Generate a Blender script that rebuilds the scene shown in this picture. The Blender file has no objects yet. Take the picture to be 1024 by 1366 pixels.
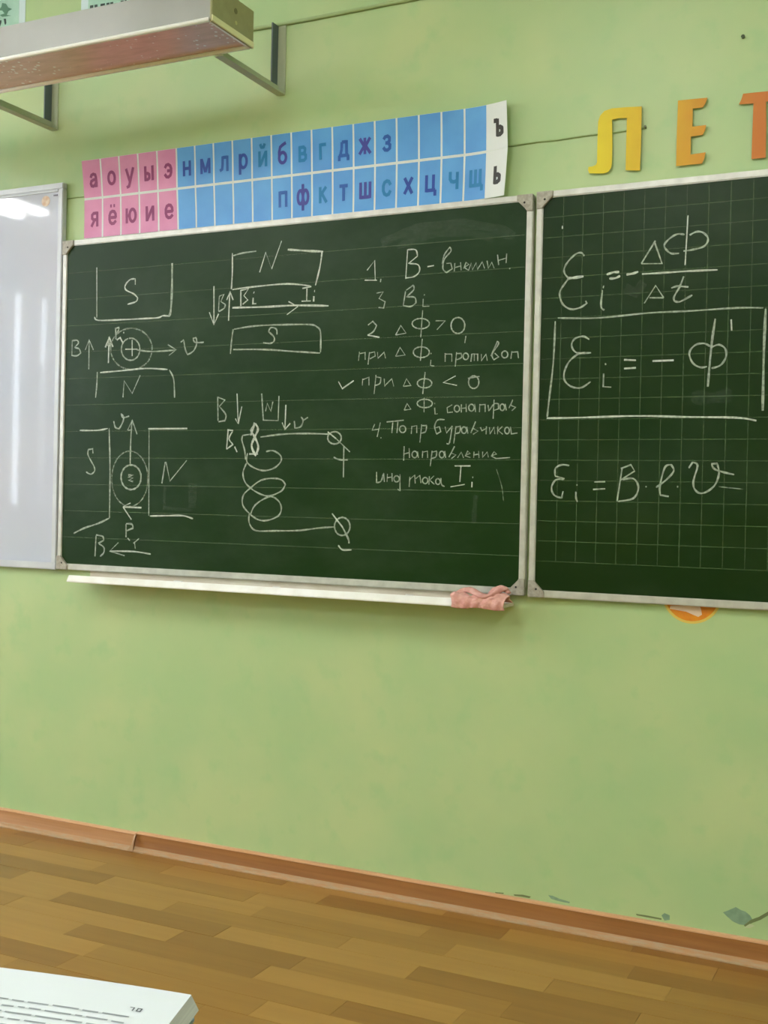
import bpy, bmesh, math, random
from mathutils import Vector, Matrix
random.seed(7)
S = bpy.context.scene
COL = S.collection

# ------------------------------------------------------------------ camera
FPX = 1547.62
YAW, PIT, ROL = -.4515, -.0078, .0218
CAM = Vector((2.4425, -2.7544, 1.0376))
_f = Vector((math.sin(YAW)*math.cos(PIT), math.cos(YAW)*math.cos(PIT), math.sin(PIT)))
_r = Vector((math.cos(YAW), -math.sin(YAW), 0))
_u = _r.cross(_f)
RT = _r*math.cos(ROL) + _u*math.sin(ROL)
UP = -_r*math.sin(ROL) + _u*math.cos(ROL)
cd = bpy.data.cameras.new('camera'); cam = bpy.data.objects.new('camera', cd); COL.objects.link(cam)
cd.sensor_fit = 'HORIZONTAL'; cd.sensor_width = 36; cd.lens = FPX/1024*36
cd.clip_start = .02; cd.clip_end = 60
M3 = Matrix((RT, UP, -_f)).transposed()
cam.matrix_world = Matrix.Translation(CAM) @ M3.to_4x4()
S.camera = cam

# ------------------------------------------------------------------ light and exposure
S.view_settings.view_transform = 'Standard'
S.view_settings.look = 'None'
S.view_settings.gamma = 1
S.view_settings.use_curve_mapping = False
S.view_settings.exposure = 1.06
w = bpy.data.worlds.new('sky'); S.world = w; w.use_nodes = True
w.node_tree.nodes['Background'].inputs[0].default_value = (.72, .83, 1, 1)
w.node_tree.nodes['Background'].inputs[1].default_value = 1.2
TUBE = 17.0          # strength of the ceiling fluorescent diffusers
DAY = 42.0           # daylight through each window (W)
S.cycles.max_bounces = 8
S.cycles.filter_width = 1.5

# ------------------------------------------------------------------ materials
def new_mat(name):
    m = bpy.data.materials.new(name); m.use_nodes = True
    nt = m.node_tree; b = nt.nodes['Principled BSDF']
    return m, nt, b
def N(nt, t, **k):
    n = nt.nodes.new(t)
    for a, v in k.items(): setattr(n, a, v)
    return n
def simple(name, c, rough=.5, metal=0, spec=.5):
    m, nt, b = new_mat(name)
    b.inputs['Base Color'].default_value = (*c, 1); b.inputs['Roughness'].default_value = rough
    b.inputs['Metallic'].default_value = metal; b.inputs['Specular IOR Level'].default_value = spec
    return m
def srgb(r, g, b):
    f = lambda v: (v/255/12.92 if v/255 <= .04045 else ((v/255+.055)/1.055)**2.4)
    return (f(r), f(g), f(b))
def noisy(name, c1, c2, scale=4, rough=.5, metal=0, detail=4, stretch=(1, 1, 1), bump=0, bscale=60, spec=.5, lo=.35, hi=.65):
    m, nt, b = new_mat(name)
    tc = N(nt, 'ShaderNodeTexCoord'); mp = N(nt, 'ShaderNodeMapping'); mp.inputs['Scale'].default_value = stretch
    geo = N(nt, 'ShaderNodeNewGeometry')
    nt.links.new(geo.outputs['Position'], mp.inputs['Vector'])
    no = N(nt, 'ShaderNodeTexNoise'); no.inputs['Scale'].default_value = scale; no.inputs['Detail'].default_value = detail
    nt.links.new(mp.outputs[0], no.inputs['Vector'])
    mr = N(nt, 'ShaderNodeMapRange'); mr.inputs[1].default_value = lo; mr.inputs[2].default_value = hi
    nt.links.new(no.outputs['Fac'], mr.inputs[0])
    mx = N(nt, 'ShaderNodeMix', data_type='RGBA'); mx.inputs[6].default_value = (*c1, 1); mx.inputs[7].default_value = (*c2, 1)
    nt.links.new(mr.outputs[0], mx.inputs[0]); nt.links.new(mx.outputs[2], b.inputs['Base Color'])
    b.inputs['Roughness'].default_value = rough; b.inputs['Metallic'].default_value = metal
    b.inputs['Specular IOR Level'].default_value = spec
    if bump:
        n2 = N(nt, 'ShaderNodeTexNoise'); n2.inputs['Scale'].default_value = bscale; n2.inputs['Detail'].default_value = 5
        nt.links.new(mp.outputs[0], n2.inputs['Vector'])
        bp = N(nt, 'ShaderNodeBump'); bp.inputs['Strength'].default_value = bump; bp.inputs['Distance'].default_value = .004
        nt.links.new(n2.outputs['Fac'], bp.inputs['Height']); nt.links.new(bp.outputs[0], b.inputs['Normal'])
    m['mix'] = 1
    return m, nt, b, mx, mp

# painted wall: yellow green with soft blotches, rubbed darker and greyer in small marks
WALL, nt, b, mx, mp = noisy('green_wall_paint', srgb(168, 195, 140), srgb(182, 199, 144), 3.2, .42, bump=.5, bscale=7)
n3 = N(nt, 'ShaderNodeTexNoise'); n3.inputs['Scale'].default_value = 15; n3.inputs['Detail'].default_value = 5
mr3 = N(nt, 'ShaderNodeMapRange'); mr3.inputs[1].default_value = .55; mr3.inputs[2].default_value = .75; mr3.inputs[4].default_value = .6
nt.links.new(mp.outputs[0], n3.inputs['Vector']); nt.links.new(n3.outputs['Fac'], mr3.inputs[0])
mx2 = N(nt, 'ShaderNodeMix', data_type='RGBA'); mx2.inputs[7].default_value = (*srgb(158, 193, 136), 1)
nt.links.new(mr3.outputs[0], mx2.inputs[0]); nt.links.new(mx.outputs[2], mx2.inputs[6]); nt.links.new(mx2.outputs[2], b.inputs['Base Color'])

CEIL = simple('white_ceiling_paint', (.8, .8, .78), .9)
ALU = noisy('brushed_aluminium', srgb(205, 203, 197), srgb(188, 186, 180), 30, .38, .35)[0]
ALUW = noisy('pale_whiteboard_frame', srgb(200, 203, 208), srgb(190, 192, 200), 12, .4, .15)[0]
PLA = noisy('grey_corner_plastic', srgb(176, 170, 158), srgb(150, 144, 132), 120, .5)[0]
DARK = simple('dark_hole', (.02, .018, .016), .8)
def board_mat(name, c1, c2, dust, seed, rough=.36):
    m, nt, b, mx, mp = noisy(name, c1, c2, 5.5, rough, detail=5)
    # chalk dust left by wiping: broad cloudy film
    mp2 = N(nt, 'ShaderNodeMapping'); mp2.inputs['Scale'].default_value = (1, 1, 1.7); mp2.inputs['Rotation'].default_value = (0, .5, 0); mp2.inputs['Location'].default_value = (seed, seed, 0)
    g = N(nt, 'ShaderNodeNewGeometry'); nt.links.new(g.outputs['Position'], mp2.inputs['Vector'])
    n = N(nt, 'ShaderNodeTexNoise'); n.inputs['Scale'].default_value = 2.6; n.inputs['Detail'].default_value = 6; n.inputs['Roughness'].default_value = .6
    nt.links.new(mp2.outputs[0], n.inputs['Vector'])
    mr = N(nt, 'ShaderNodeMapRange'); mr.inputs[1].default_value = .45; mr.inputs[2].default_value = .8; mr.inputs[4].default_value = dust
    nt.links.new(n.outputs['Fac'], mr.inputs[0])
    m2 = N(nt, 'ShaderNodeMix', data_type='RGBA'); m2.inputs[7].default_value = (*srgb(150, 165, 150), 1)
    nt.links.new(mr.outputs[0], m2.inputs[0]); nt.links.new(mx.outputs[2], m2.inputs[6]); nt.links.new(m2.outputs[2], b.inputs['Base Color'])
    b.inputs['Specular IOR Level'].default_value = .22
    return m
BOARD = board_mat('green_chalkboard_enamel', srgb(11, 44, 3), srgb(18, 48, 6), .06, 0)
BOARD2 = board_mat('green_chalkboard_enamel_right', srgb(9, 40, 2), srgb(19, 43, 2), .04, 4.4)
WB = noisy('white_enamel', srgb(190, 196, 214), srgb(198, 200, 214), 2, .04, bump=.03, bscale=1.6)[0]

def chalk_mat(name, c, lo, hi, dens):
    m, nt, b = new_mat(name)
    b.inputs['Base Color'].default_value = (*c, 1); b.inputs['Roughness'].default_value = .95; b.inputs['Specular IOR Level'].default_value = .1
    g = N(nt, 'ShaderNodeNewGeometry'); n = N(nt, 'ShaderNodeTexNoise'); n.inputs['Scale'].default_value = 170; n.inputs['Detail'].default_value = 3
    nt.links.new(g.outputs['Position'], n.inputs['Vector'])
    mr = N(nt, 'ShaderNodeMapRange'); mr.inputs[1].default_value = .36; mr.inputs[2].default_value = .62; mr.inputs[3].default_value = lo; mr.inputs[4].default_value = hi
    nt.links.new(n.outputs['Fac'], mr.inputs[0]); nt.links.new(mr.outputs[0], b.inputs['Alpha'])
    return m
CHALK = {'n': chalk_mat('chalk', srgb(200, 212, 194), .38, .68, 1), 'b': chalk_mat('heavy_chalk', srgb(222, 230, 216), .5, .78, 1),
         'f': chalk_mat('light_chalk', srgb(180, 196, 176), .28, .5, 1), 's': chalk_mat('chalk_smear_film', srgb(160, 176, 165), .02, .09, 1)}
RULE = chalk_mat('ruled_line_print', srgb(140, 170, 130), .18, .42, 1)
RULE2 = chalk_mat('grid_line_print', srgb(120, 155, 108), .16, .45, 1)

def wood(name, c1, c2, rough=.32):
    m, nt, b = new_mat(name)
    oi = N(nt, 'ShaderNodeObjectInfo'); g = N(nt, 'ShaderNodeNewGeometry'); mp = N(nt, 'ShaderNodeMapping'); mp.inputs['Scale'].default_value = (1.6, 26, 1)
    cmb = N(nt, 'ShaderNodeVectorMath', operation='SCALE'); cmb.inputs[0].default_value = (9, 31, 5)
    nt.links.new(oi.outputs['Random'], cmb.inputs[3])
    ad = N(nt, 'ShaderNodeVectorMath', operation='ADD'); nt.links.new(g.outputs['Position'], mp.inputs['Vector'])
    nt.links.new(mp.outputs[0], ad.inputs[0]); nt.links.new(cmb.outputs[0], ad.inputs[1])
    n = N(nt, 'ShaderNodeTexNoise'); n.inputs['Scale'].default_value = 1.3; n.inputs['Detail'].default_value = 6; n.inputs['Distortion'].default_value = .6
    nt.links.new(ad.outputs[0], n.inputs['Vector'])
    mr = N(nt, 'ShaderNodeMapRange'); mr.inputs[1].default_value = .3; mr.inputs[2].default_value = .7
    nt.links.new(n.outputs['Fac'], mr.inputs[0])
    mx = N(nt, 'ShaderNodeMix', data_type='RGBA'); mx.inputs[6].default_value = (*c1, 1); mx.inputs[7].default_value = (*c2, 1)
    nt.links.new(mr.outputs[0], mx.inputs[0]); nt.links.new(mx.outputs[2], b.inputs['Base Color']); b.inputs['Roughness'].default_value = rough
    return m
PW = {'l': wood('light_plank', srgb(158, 112, 50), srgb(166, 121, 57)), 'm': wood('mid_plank', srgb(145, 99, 40), srgb(154, 109, 46)),
      'd': wood('dark_plank', srgb(133, 88, 31), srgb(143, 97, 38))}
SKIRT = noisy('skirting_wood_print', srgb(140, 88, 42), srgb(154, 100, 50), 5, .38, stretch=(.6, 6, 14))[0]
SKIRTL = noisy('skirting_bead', srgb(216, 164, 126), srgb(204, 150, 110), 8, .35, stretch=(.6, 4, 4))[0]
SKIRT2 = noisy('glare_skirting_wood_print', srgb(168, 116, 70), srgb(180, 128, 84), 5, .38, stretch=(.6, 6, 14))[0]  # left length lightened: window glare is painted into its colour
SKIRTT = noisy('dusty_skirting_toe', srgb(180, 134, 92), srgb(174, 146, 116), 40, .5, stretch=(.8, 4, 4))[0]

# ------------------------------------------------------------------ helpers
class MB:
    def __init__(s): s.bm = bmesh.new()
    def box(s, x0, x1, y0, y1, z0, z1):
        v = [s.bm.verts.new((x, y, z)) for x in (x0, x1) for y in (y0, y1) for z in (z0, z1)]
        for f in ((0, 1, 3, 2), (4, 6, 7, 5), (0, 4, 5, 1), (2, 3, 7, 6), (0, 2, 6, 4), (1, 5, 7, 3)): s.bm.faces.new([v[i] for i in f])
        return s
    def prism(s, pts, vec):
        "closed polygon of 3D points pushed along vec"
        a = [s.bm.verts.new(p) for p in pts]; b = [s.bm.verts.new(Vector(p)+Vector(vec)) for p in pts]; n = len(a)
        s.bm.faces.new(a); s.bm.faces.new(b[::-1])
        for i in range(n): s.bm.faces.new((a[i], b[i], b[(i+1) % n], a[(i+1) % n]))
        return s
    def tube(s, pts, r, seg=8, closed=True):
        rings = []
        for i, p in enumerate(pts):
            p = Vector(p); d = (Vector(pts[min(i+1, len(pts)-1)]) - Vector(pts[max(i-1, 0)])).normalized()
            a = d.cross(Vector((0, 0, 1)));
            if a.length < .1: a = d.cross(Vector((0, 1, 0)))
            a.normalize(); c = d.cross(a)
            rr = r[i] if isinstance(r, (list, tuple)) else r
            rings.append([s.bm.verts.new(p + a*math.cos(t*2*math.pi/seg)*rr + c*math.sin(t*2*math.pi/seg)*rr) for t in range(seg)])
        for A, B in zip(rings, rings[1:]):
            for i in range(seg): s.bm.faces.new((A[i], A[(i+1) % seg], B[(i+1) % seg], B[i]))
        if closed: s.bm.faces.new(rings[0][::-1]); s.bm.faces.new(rings[-1])
        return s
    def build(s, name, mat, parent=None, bevel=0, smooth=False):
        bmesh.ops.recalc_face_normals(s.bm, faces=s.bm.faces)
        if bevel: bmesh.ops.bevel(s.bm, geom=list(s.bm.edges), offset=bevel, segments=2, affect='EDGES', clamp_overlap=True)
        me = bpy.data.meshes.new(name); s.bm.to_mesh(me); s.bm.free()
        for m in (mat if isinstance(mat, (list, tuple)) else [mat]): me.materials.append(m)
        if smooth:
            for p in me.polygons: p.use_smooth = True
        o = bpy.data.objects.new(name, me); COL.objects.link(o)
        if parent: o.parent = parent
        return o
def mesh(name, vs, fs, mat, parent=None, smooth=False):
    me = bpy.data.meshes.new(name); me.from_pydata([tuple(v) for v in vs], [], fs); me.update()
    me.materials.append(mat)
    if smooth:
        for p in me.polygons: p.use_smooth = True
    o = bpy.data.objects.new(name, me); COL.objects.link(o)
    if parent: o.parent = parent
    return o
def tag(o, label, cat, group=None, kind=None):
    o['label'] = label; o['category'] = cat
    if group: o['group'] = group
    if kind: o['kind'] = kind
    return o
def thing(name, label, cat, group=None):
    return tag(bpy.data.objects.new(name, None), label, cat, group) if False else _thing(name, label, cat, group)
def _thing(name, label, cat, group):
    o = bpy.data.objects.new(name, None); COL.objects.link(o); o.empty_display_size = .05
    return tag(o, label, cat, group)
def struct(o, label=None):
    o['kind'] = 'structure'
    if label: o['label'] = label
    return o
def onto(x, y, Y):
    "where the sight line of photograph point x, y meets the plane at depth Y in front of the wall"
    d = (x-512)/FPX*RT - (y-683)/FPX*UP + _f
    return CAM + d*((Y-CAM.y)/d.y)

# ------------------------------------------------------------------ room
WY = .02
XL, XR, YB, H = -4.3, 4.4, -6.4, 3.1
wall_front = struct(MB().box(XL-.2, XR+.2, WY, WY+.25, -.1, H).build('wall_front', WALL), 'light green painted plaster wall behind the chalkboards')
struct(MB().box(XL-.2, XR+.2, YB-.2, WY+.2, H, H+.1).build('ceiling', CEIL))
struct(MB().box(XR, XR+.2, YB, WY, -.1, H).build('wall_right', WALL))
struct(MB().box(XL-.2, XR+.2, YB-.2, YB, -.1, H).build('wall_back', WALL))
mb = MB(); wins = [(-2.1, -.6), (-4.1, -2.6), (-6.0, -4.18)]; z0, z1 = .9, 2.75
edges = [WY] + [v for a, b_ in wins for v in (b_, a)] + [YB]
for i in range(0, len(edges), 2): mb.box(XL-.2, XL, edges[i+1], edges[i], -.1, H)
for a, b_ in wins: mb.box(XL-.2, XL, a, b_, -.1, z0); mb.box(XL-.2, XL, a, b_, z1, H)
struct(mb.build('wall_left', WALL))
WFR = simple('white_window_paint', (.75, .75, .73), .4)
GL, nt, b = new_mat('window_glass'); b.inputs['Transmission Weight'].default_value = 1; b.inputs['Roughness'].default_value = 0; b.inputs['IOR'].default_value = 1.0; b.inputs['Alpha'].default_value = .25
for i, (a, b_) in enumerate(wins):
    mb = MB(); m_ = (a+b_)/2
    for p in ((a, a+.07), (b_-.07, b_), (m_-.04, m_+.04)): mb.box(XL-.13, XL-.07, p[0], p[1], z0, z1)
    for p in ((z0, z0+.07), (z1-.07, z1)): mb.box(XL-.13, XL-.07, a+.07, b_-.07, p[0], p[1])
    wo = struct(mb.build('window_%d' % (i+1), WFR))
    for q in ((a+.07, m_-.04), (m_+.04, b_-.07)): MB().box(XL-.104, XL-.1, q[0], q[1], z0+.07, z1-.07).build('pane', GL, wo)
    ld = bpy.data.lights.new('daylight', 'AREA'); ld.shape = 'RECTANGLE'; ld.size = z1-z0; ld.size_y = b_-a; ld.energy = DAY; ld.color = (.86, .93, 1)
    lo = bpy.data.objects.new('daylight', ld); COL.objects.link(lo); lo.location = (XL-.3, m_, (z0+z1)/2); lo.rotation_euler = (0, -math.pi/2, 0)

# drawn curtains on the rear window, daylight showing only through two slits
CUR = simple('white_curtain_cloth', (.6, .6, .58), .9)
def curtain(y0, y1, za, zb, where):
    t = []; n_ = max(3, int((y1-y0)/.03)); vs = []
    for i in range(n_+1):
        y = y0+(y1-y0)*i/n_; vs += [(XL+.012+.012*(i % 2), y, za), (XL+.012+.012*(i % 2), y, zb)]
    o = mesh('curtain', vs, [(2*i, 2*i+1, 2*i+3, 2*i+2) for i in range(n_)], CUR)
    md_ = o.modifiers.new('thick', 'SOLIDIFY'); md_.thickness = .004
    tag(o, 'white curtain panel over the rear window, %s' % where, 'curtain', 'classroom curtains')
curtain(-6.12, -4.625, .8, 3.05, 'the wide one')
curtain(-4.590, -4.345, .8, 3.05, 'between the two slits')
curtain(-4.285, -4.06, .8, 3.05, 'nearest the chalkboard')
curtain(-4.6245, -4.5905, .8, 2.12, 'the narrow lower flap')

# ceiling lamps (above and behind the view; they light the room and mirror in the whiteboard)
EM, nt, b = new_mat('lit_diffuser'); b.inputs['Base Color'].default_value = (.9, .9, .9, 1)
b.inputs['Emission Color'].default_value = (.96, .985, 1.0, 1); b.inputs['Emission Strength'].default_value = TUBE
HS = simple('white_lamp_housing', (.7, .7, .7), .5)
n = 0
for cx, where in ((-3.03, 'by the windows'), (-.9, 'left of the room middle'), (1.3, 'right of the room middle'), (3.4, 'by the right wall')):
    for cy, row in ((-2.5 if cx < -2 else -2.25, 'nearer the chalkboard'), (-4.6, 'at the back of the room')):
        t = thing('ceiling_light', 'white twin fluorescent ceiling light %s, %s' % (where, row), 'ceiling light', 'classroom ceiling lights')
        t.location = (cx, cy, H)
        MB().box(-.16, .16, -.62, .62, -.2, -.12).build('housing', HS, t, bevel=.006)
        for s in (-.5, .5): MB().box(-.006, .006, s-.006, s+.006, -.125, .0).build('hanger', HS, t)
        for s in (-.1, .1): MB().box(s-.035, s+.035, -.6, .6, -.225, -.201).build('diffuser', EM, t)

# floor
floor = struct(MB().box(XL-.2, XR+.2, YB-.2, WY+.2, -.1, -.0075).build('floor', simple('dark_underlay', (.05, .035, .02), .8)), 'laminate floor of short brown strips')
P0, PW_ = -.055, .0795
JO = {-1: [-.6, -.1, .35, .85, 1.32, 1.8, 2.3], 0: [-.5, 0, .503, 1.0, 1.503, 2.0, 2.5], 1: [-.67, -.17, .326, .83, 1.33, 1.83, 2.33], 2: [-.58, -.08, .417, .903, 1.425, 1.93, 2.43],
      3: [-.81, -.31, .19, .688, 1.19, 1.69, 2.19], 4: [-.6, -.1, .396, .9, 1.401, 1.9, 2.4], 5: [-.2, .32, .82, 1.155, 1.65, 2.15], 6: [-.42, .08, .583, 1.109, 1.577, 2.1],
      7: [-.29, .21, .711, 1.344, 1.84, 2.34], 8: [-.3, .2, .7, 1.2, 1.7, 2.2]}
TO = {-1: 'mdmlmdm', 0: 'mmldlmd', 1: 'mlmlmdm', 2: 'mdlmlmd', 3: 'mdlmlmd', 4: 'dldldml', 5: 'mldmdml', 6: 'mldlmdl', 7: 'dlmdlmd', 8: 'mdmldml'}
planks = []
for k in range(-1, 15):
    y1 = P0 - PW_*k; y0 = y1-PW_+.0005
    if k == -1: y1 = WY
    js = JO.get(k)
    if js is None: o_ = random.random()*.5; js = [-1+o_+.5*i for i in range(8)]
    js = [v for v in js]
    while js[0] > -1.2: js.insert(0, js[0]-.5)
    while js[-1] < 3.55: js.append(js[-1]+.5)
    js[-1] = 3.55
    if js[1] < -1.3+.05: js[1] = -1.3; js.pop(0)
    else: js[0] = -1.3
    tones = TO.get(k, ''); base = JO.get(k, [None])[0]
    for a, c in zip(js, js[1:]):
        if k < 15:
            i = 0; t = random.choice('mmlld')
            if base is not None:
                i = js.index(a)-(js.index(base) if base in js else 1)
                if 0 <= i < len(tones): t = tones[i]
            dz = random.uniform(-.0003, .0002)
            o = MB().box(a+.0003, c-.0003, y0, y1, -.008, dz).build('plank', PW[t], floor)
            planks.append(o)
# all the remaining strips, outside the view
for key in 'lmd':
    mb = MB(); rr = random.Random(ord(key))
    for k in range(15, 80):
        y1 = P0-PW_*k
        if y1-PW_ < YB: continue
        x = XL-.3 + (k*.173 % .5); i = 0
        while x < XR:
            if 'lmdmlmdlm'[(k*4+i*5) % 9] == key: mb.box(max(x, XL), min(x+.4994, XR), y1-PW_+.0005, y1, -.008, 0)
            x += .5; i += 1
    for k in range(-1, 15):
        y1 = WY if k == -1 else P0-PW_*k; y0 = P0-PW_*(k+1)+.0005
        i = 0; x = XL
        while x < -1.75:
            if 'lmdml'[(k+i) % 5] == key: mb.box(x, x+.4994, y0, y1, -.008, -.0005)
            x += .5; i += 1
        x = 3.55
        while x < XR:
            if 'lmdml'[(k+i) % 5] == key: mb.box(x, min(x+.4994, XR), y0, y1, -.008, -.0005)
            x += .5; i += 1
    o = mb.build('floor_strips', PW[key], floor); o['kind'] = 'stuff'

# baseboard in two lengths with an open joint
def skirting(name, x0, x1, h0, h1, face):
    pr = [(WY, 1.02, 'b'), (.010, 1.02, 'b'), (.0055, .98, 'b'), (.005, .92, 'b'), (.006, .89, 'f'), (.003, .55, 'f'), (-.001, .24, 'f'), (-.005, .19, 't'), (-.012, .13, 't'), (-.0155, .07, 't'), (-.016, 0, 't')]
    ns = max(2, int((x1-x0)/.1)); vs = []; fs = {'b': [], 'f': [], 't': []}
    rnd = random.Random(3)
    for i in range(ns+1):
        u = i/ns; h = h0+(h1-h0)*u; wob = rnd.uniform(-.0006, .0006)
        for y, z, _ in pr: vs.append((x0+(x1-x0)*u, y+wob*(y < .019), z*h))
        vs.append((x0+(x1-x0)*u, WY, 0))
    m = len(pr)+1
    root = bpy.data.objects.new(name, None); COL.objects.link(root)
    for i in range(ns):
        for j in range(len(pr)-1):
            fs[pr[j+1][2] if j else 'b'].append((i*m+j, i*m+j+1, (i+1)*m+j+1, (i+1)*m+j))
    fs['f'] += [tuple(range(m))[::-1], tuple(ns*m+q for q in range(m))]
    fs['f'] += [(i*m+m-2, i*m+m-1, (i+1)*m+m-1, (i+1)*m+m-2) for i in range(ns)] + [(i*m+m-1, i*m, (i+1)*m, (i+1)*m+m-1) for i in range(ns)]
    me = bpy.data.meshes.new(name); allf = fs['b']+fs['f']+fs['t']; me.from_pydata(vs, [], allf)
    for q in (SKIRTL, face, SKIRTT): me.materials.append(q)
    for p in me.polygons:
        p.material_index = 0 if p.index < len(fs['b']) else (1 if p.index < len(fs['b'])+len(fs['f']) else 2)
    bpy.data.objects.remove(root)
    o = bpy.data.objects.new(name, me); COL.objects.link(o); me.update()
    return o
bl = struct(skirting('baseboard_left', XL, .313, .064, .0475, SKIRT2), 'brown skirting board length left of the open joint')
br = struct(skirting('baseboard_right', .317, XR, .051, .0585, SKIRT), 'brown skirting board length right of the open joint')
# little bent connector tongue in the joint
MB().prism([(.302, -.0175, .002), (.322, -.0175, .002), (.325, -.014, .03), (.318, .004, .047), (.312, .004, .045), (.314, -.012, .02)], (0, -.0012, 0)).build('joint_tongue', simple('pale_plastic', srgb(170, 130, 92), .5), br)

# worn patches of paint just above the skirting
PEEL = noisy('bare_plaster', srgb(132, 160, 132), srgb(118, 146, 120), 60, .8)[0]
CRK = simple('crack_line', srgb(112, 124, 80), .9)  # dark tone of the crack lines
PUT = simple('pale_plaster_edge', srgb(190, 200, 160), .9)
def patch(name, pts, mat, y=WY, t=.0006):
    P = [onto(x, yy, y) for x, yy in pts]
    return MB().prism([(p.x, y, p.z) for p in P], (0, -t, 0)).build(name, mat, wall_front)
patch('bare_patch', [(964, 1217), (972, 1214), (981, 1210), (988, 1214), (994, 1216), (1000, 1221), (1003, 1226), (998, 1229), (993, 1234), (986, 1233), (977, 1229), (970, 1223)], PEEL)
patch('crack', [(992, 1234), (1001, 1227), (1012, 1223), (1024, 1216), (1040, 1209), (1040, 1212), (1026, 1220), (1014, 1227), (1003, 1231), (994, 1237)], CRK, t=.0009)
patch('plaster_lip', [(992, 1237), (1000, 1232), (1006, 1235), (1000, 1238)], PUT, t=.0011)
patch('bare_patch', [(882, 1221), (886, 1218), (893, 1221), (893, 1227), (886, 1228)], PEEL)
patch('crack', [(848, 1219), (862, 1221), (882, 1225), (882, 1227), (862, 1223.5), (849, 1221)], CRK)
patch('crack', [(685, 1193), (697, 1193.5), (708, 1196), (706, 1198), (695, 1196), (686, 1195)], CRK)
patch('crack', [(731, 1194), (737, 1195), (746, 1199), (760, 1203), (759, 1205), (745, 1202), (735, 1199)], PEEL)
patch('crack', [(660, 1190), (672, 1191), (671, 1192.5), (661, 1191.5)], CRK)

# ------------------------------------------------------------------ cords and nails on the wall
GP = simple('painted_over_cord', srgb(160, 180, 128), .45)
pts = []
for i in range(60):
    x = -.9+i*.09; pts.append((x, WY-.004+.0006*math.sin(i*1.7), 2.361+.0012*math.sin(i*.9)))
tag(MB().tube(pts, .0055, 8).build('wall_conduit', GP, smooth=True), 'thin green painted conduit running along the wall above the lamp brackets', 'conduit')
t = thing('wire', 'thin green wire running from the whiteboard behind the letter chart to the yellow letter', 'wire')
pts = [(-.006+i*.0444, WY-.0022, 1.949-.0045*math.sin(i/40*math.pi)+.001*math.sin(i*2.1)) for i in range(41)]
MB().tube(pts, .0022, 6).build('cord', simple('painted_wire', srgb(150, 172, 118), .5), t, smooth=True)
MB().tube([(1.772, WY, 1.9495), (1.772, WY-.008, 1.952)], [.0022, .0032], 8).build('nail', simple('dull_nail', (.13, .15, .09), .5, .5), t)
p = onto(991, 50, WY)
tag(MB().tube([(p.x, WY+.001, p.z), (p.x, WY-.006, p.z+.001)], [.0035, .0045], 8).build('nail', simple('dark_nail', (.06, .08, .04), .5, .3)), 'small dark nail in the bare wall above the orange letter', 'nail')

# ------------------------------------------------------------------ boards
def corner(parent, cx, cz, sx, sz, L=.042, mat=PLA):
    "corner clip of a board frame: two legs and a slanted inner edge"
    y0 = -.0035
    pts = [(0, 0), (L, 0), (L, .015), (.036, .019), (.019, .036), (.015, L), (0, L)]
    P = [(cx+sx*a, y0, cz+sz*c) for a, c in pts]
    o = MB().prism(P, (0, .009, 0)).build('corner_clip', mat, parent, bevel=.0012)
    hx, hz = cx+sx*.0215, cz+sz*.0205
    MB().tube([(hx, y0-.0005, hz), (hx, y0+.0015, hz)], .0028, 10).build('rivet', DARK, o)
    return o
def board(name, label, x0, x1, z0, z1, surf, fr, fw=.0165, clips=(1, 1, 1, 1), ymax=.018, front=0.0):
    t = thing(name, label, 'whiteboard' if 'white' in name else 'chalkboard')
    MB().box(x0+.004, x1-.004, .004, ymax-.002, z0+.004, z1-.004).build('writing_surface', surf, t)
    for a, b_, c, d in ((x0, x0+fw, z0+fw, z1-fw), (x1-fw, x1, z0+fw, z1-fw), (x0, x1, z1-fw, z1), (x0, x1, z0, z0+fw*1.1)):
        MB().box(a, b_, front, ymax, c, d).build('frame_rail', fr, t, bevel=.0022)
    for (cx, cz, sx, sz), on_ in zip(((x0, z0, 1, 1), (x1, z0, -1, 1), (x0, z1, 1, -1), (x1, z1, -1, -1)), clips):
        if on_: corner(t, cx, cz, sx, sz)
    return t
BZ = .814
cb = board('chalkboard', 'wide green chalkboard in the middle with magnet sketches and numbered notes', 0, 1.5, BZ, BZ+1, BOARD, ALU)
rb = board('chalkboard', 'green squared chalkboard on the right with large chalked formulas', 1.5095, 2.2595, BZ-.002, BZ+1.003, BOARD2, ALU)
wb = board('whiteboard', 'glossy whiteboard at the left edge, beside the wide chalkboard', -1.006, -.003, BZ-.002, 1.994, WB, ALUW, fw=.019, clips=(0, 0, 0, 0), front=-.002)
# bead inside the whiteboard frame, maker's round mark and tiny logo print
MB().box(-.985, -.024, .0005, .0045, 1.969, 1.9745).build('frame_bead', ALUW, wb)
def disc(c, r, y, t, n=24, jit=0):
    return [(c[0]+r*math.cos(2*math.pi*i/n)*(1+jit*math.sin(5*i)), y, c[1]+r*math.sin(2*math.pi*i/n)) for i in range(n)]
MB().prism(disc((-.075, 1.944), .0165, .004, 0), (0, -.0006, 0)).build('round_sticker', noisy('faded_sticker', srgb(222, 208, 190), srgb(205, 170, 140), 70, .4)[0], wb)
for dx in (0, .006, .012): MB().box(-.044+dx, -.0405+dx, .0034, .004, 1.956, 1.961).build('printed_mark', simple('grey_print', srgb(110, 105, 130), .5), wb)

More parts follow.
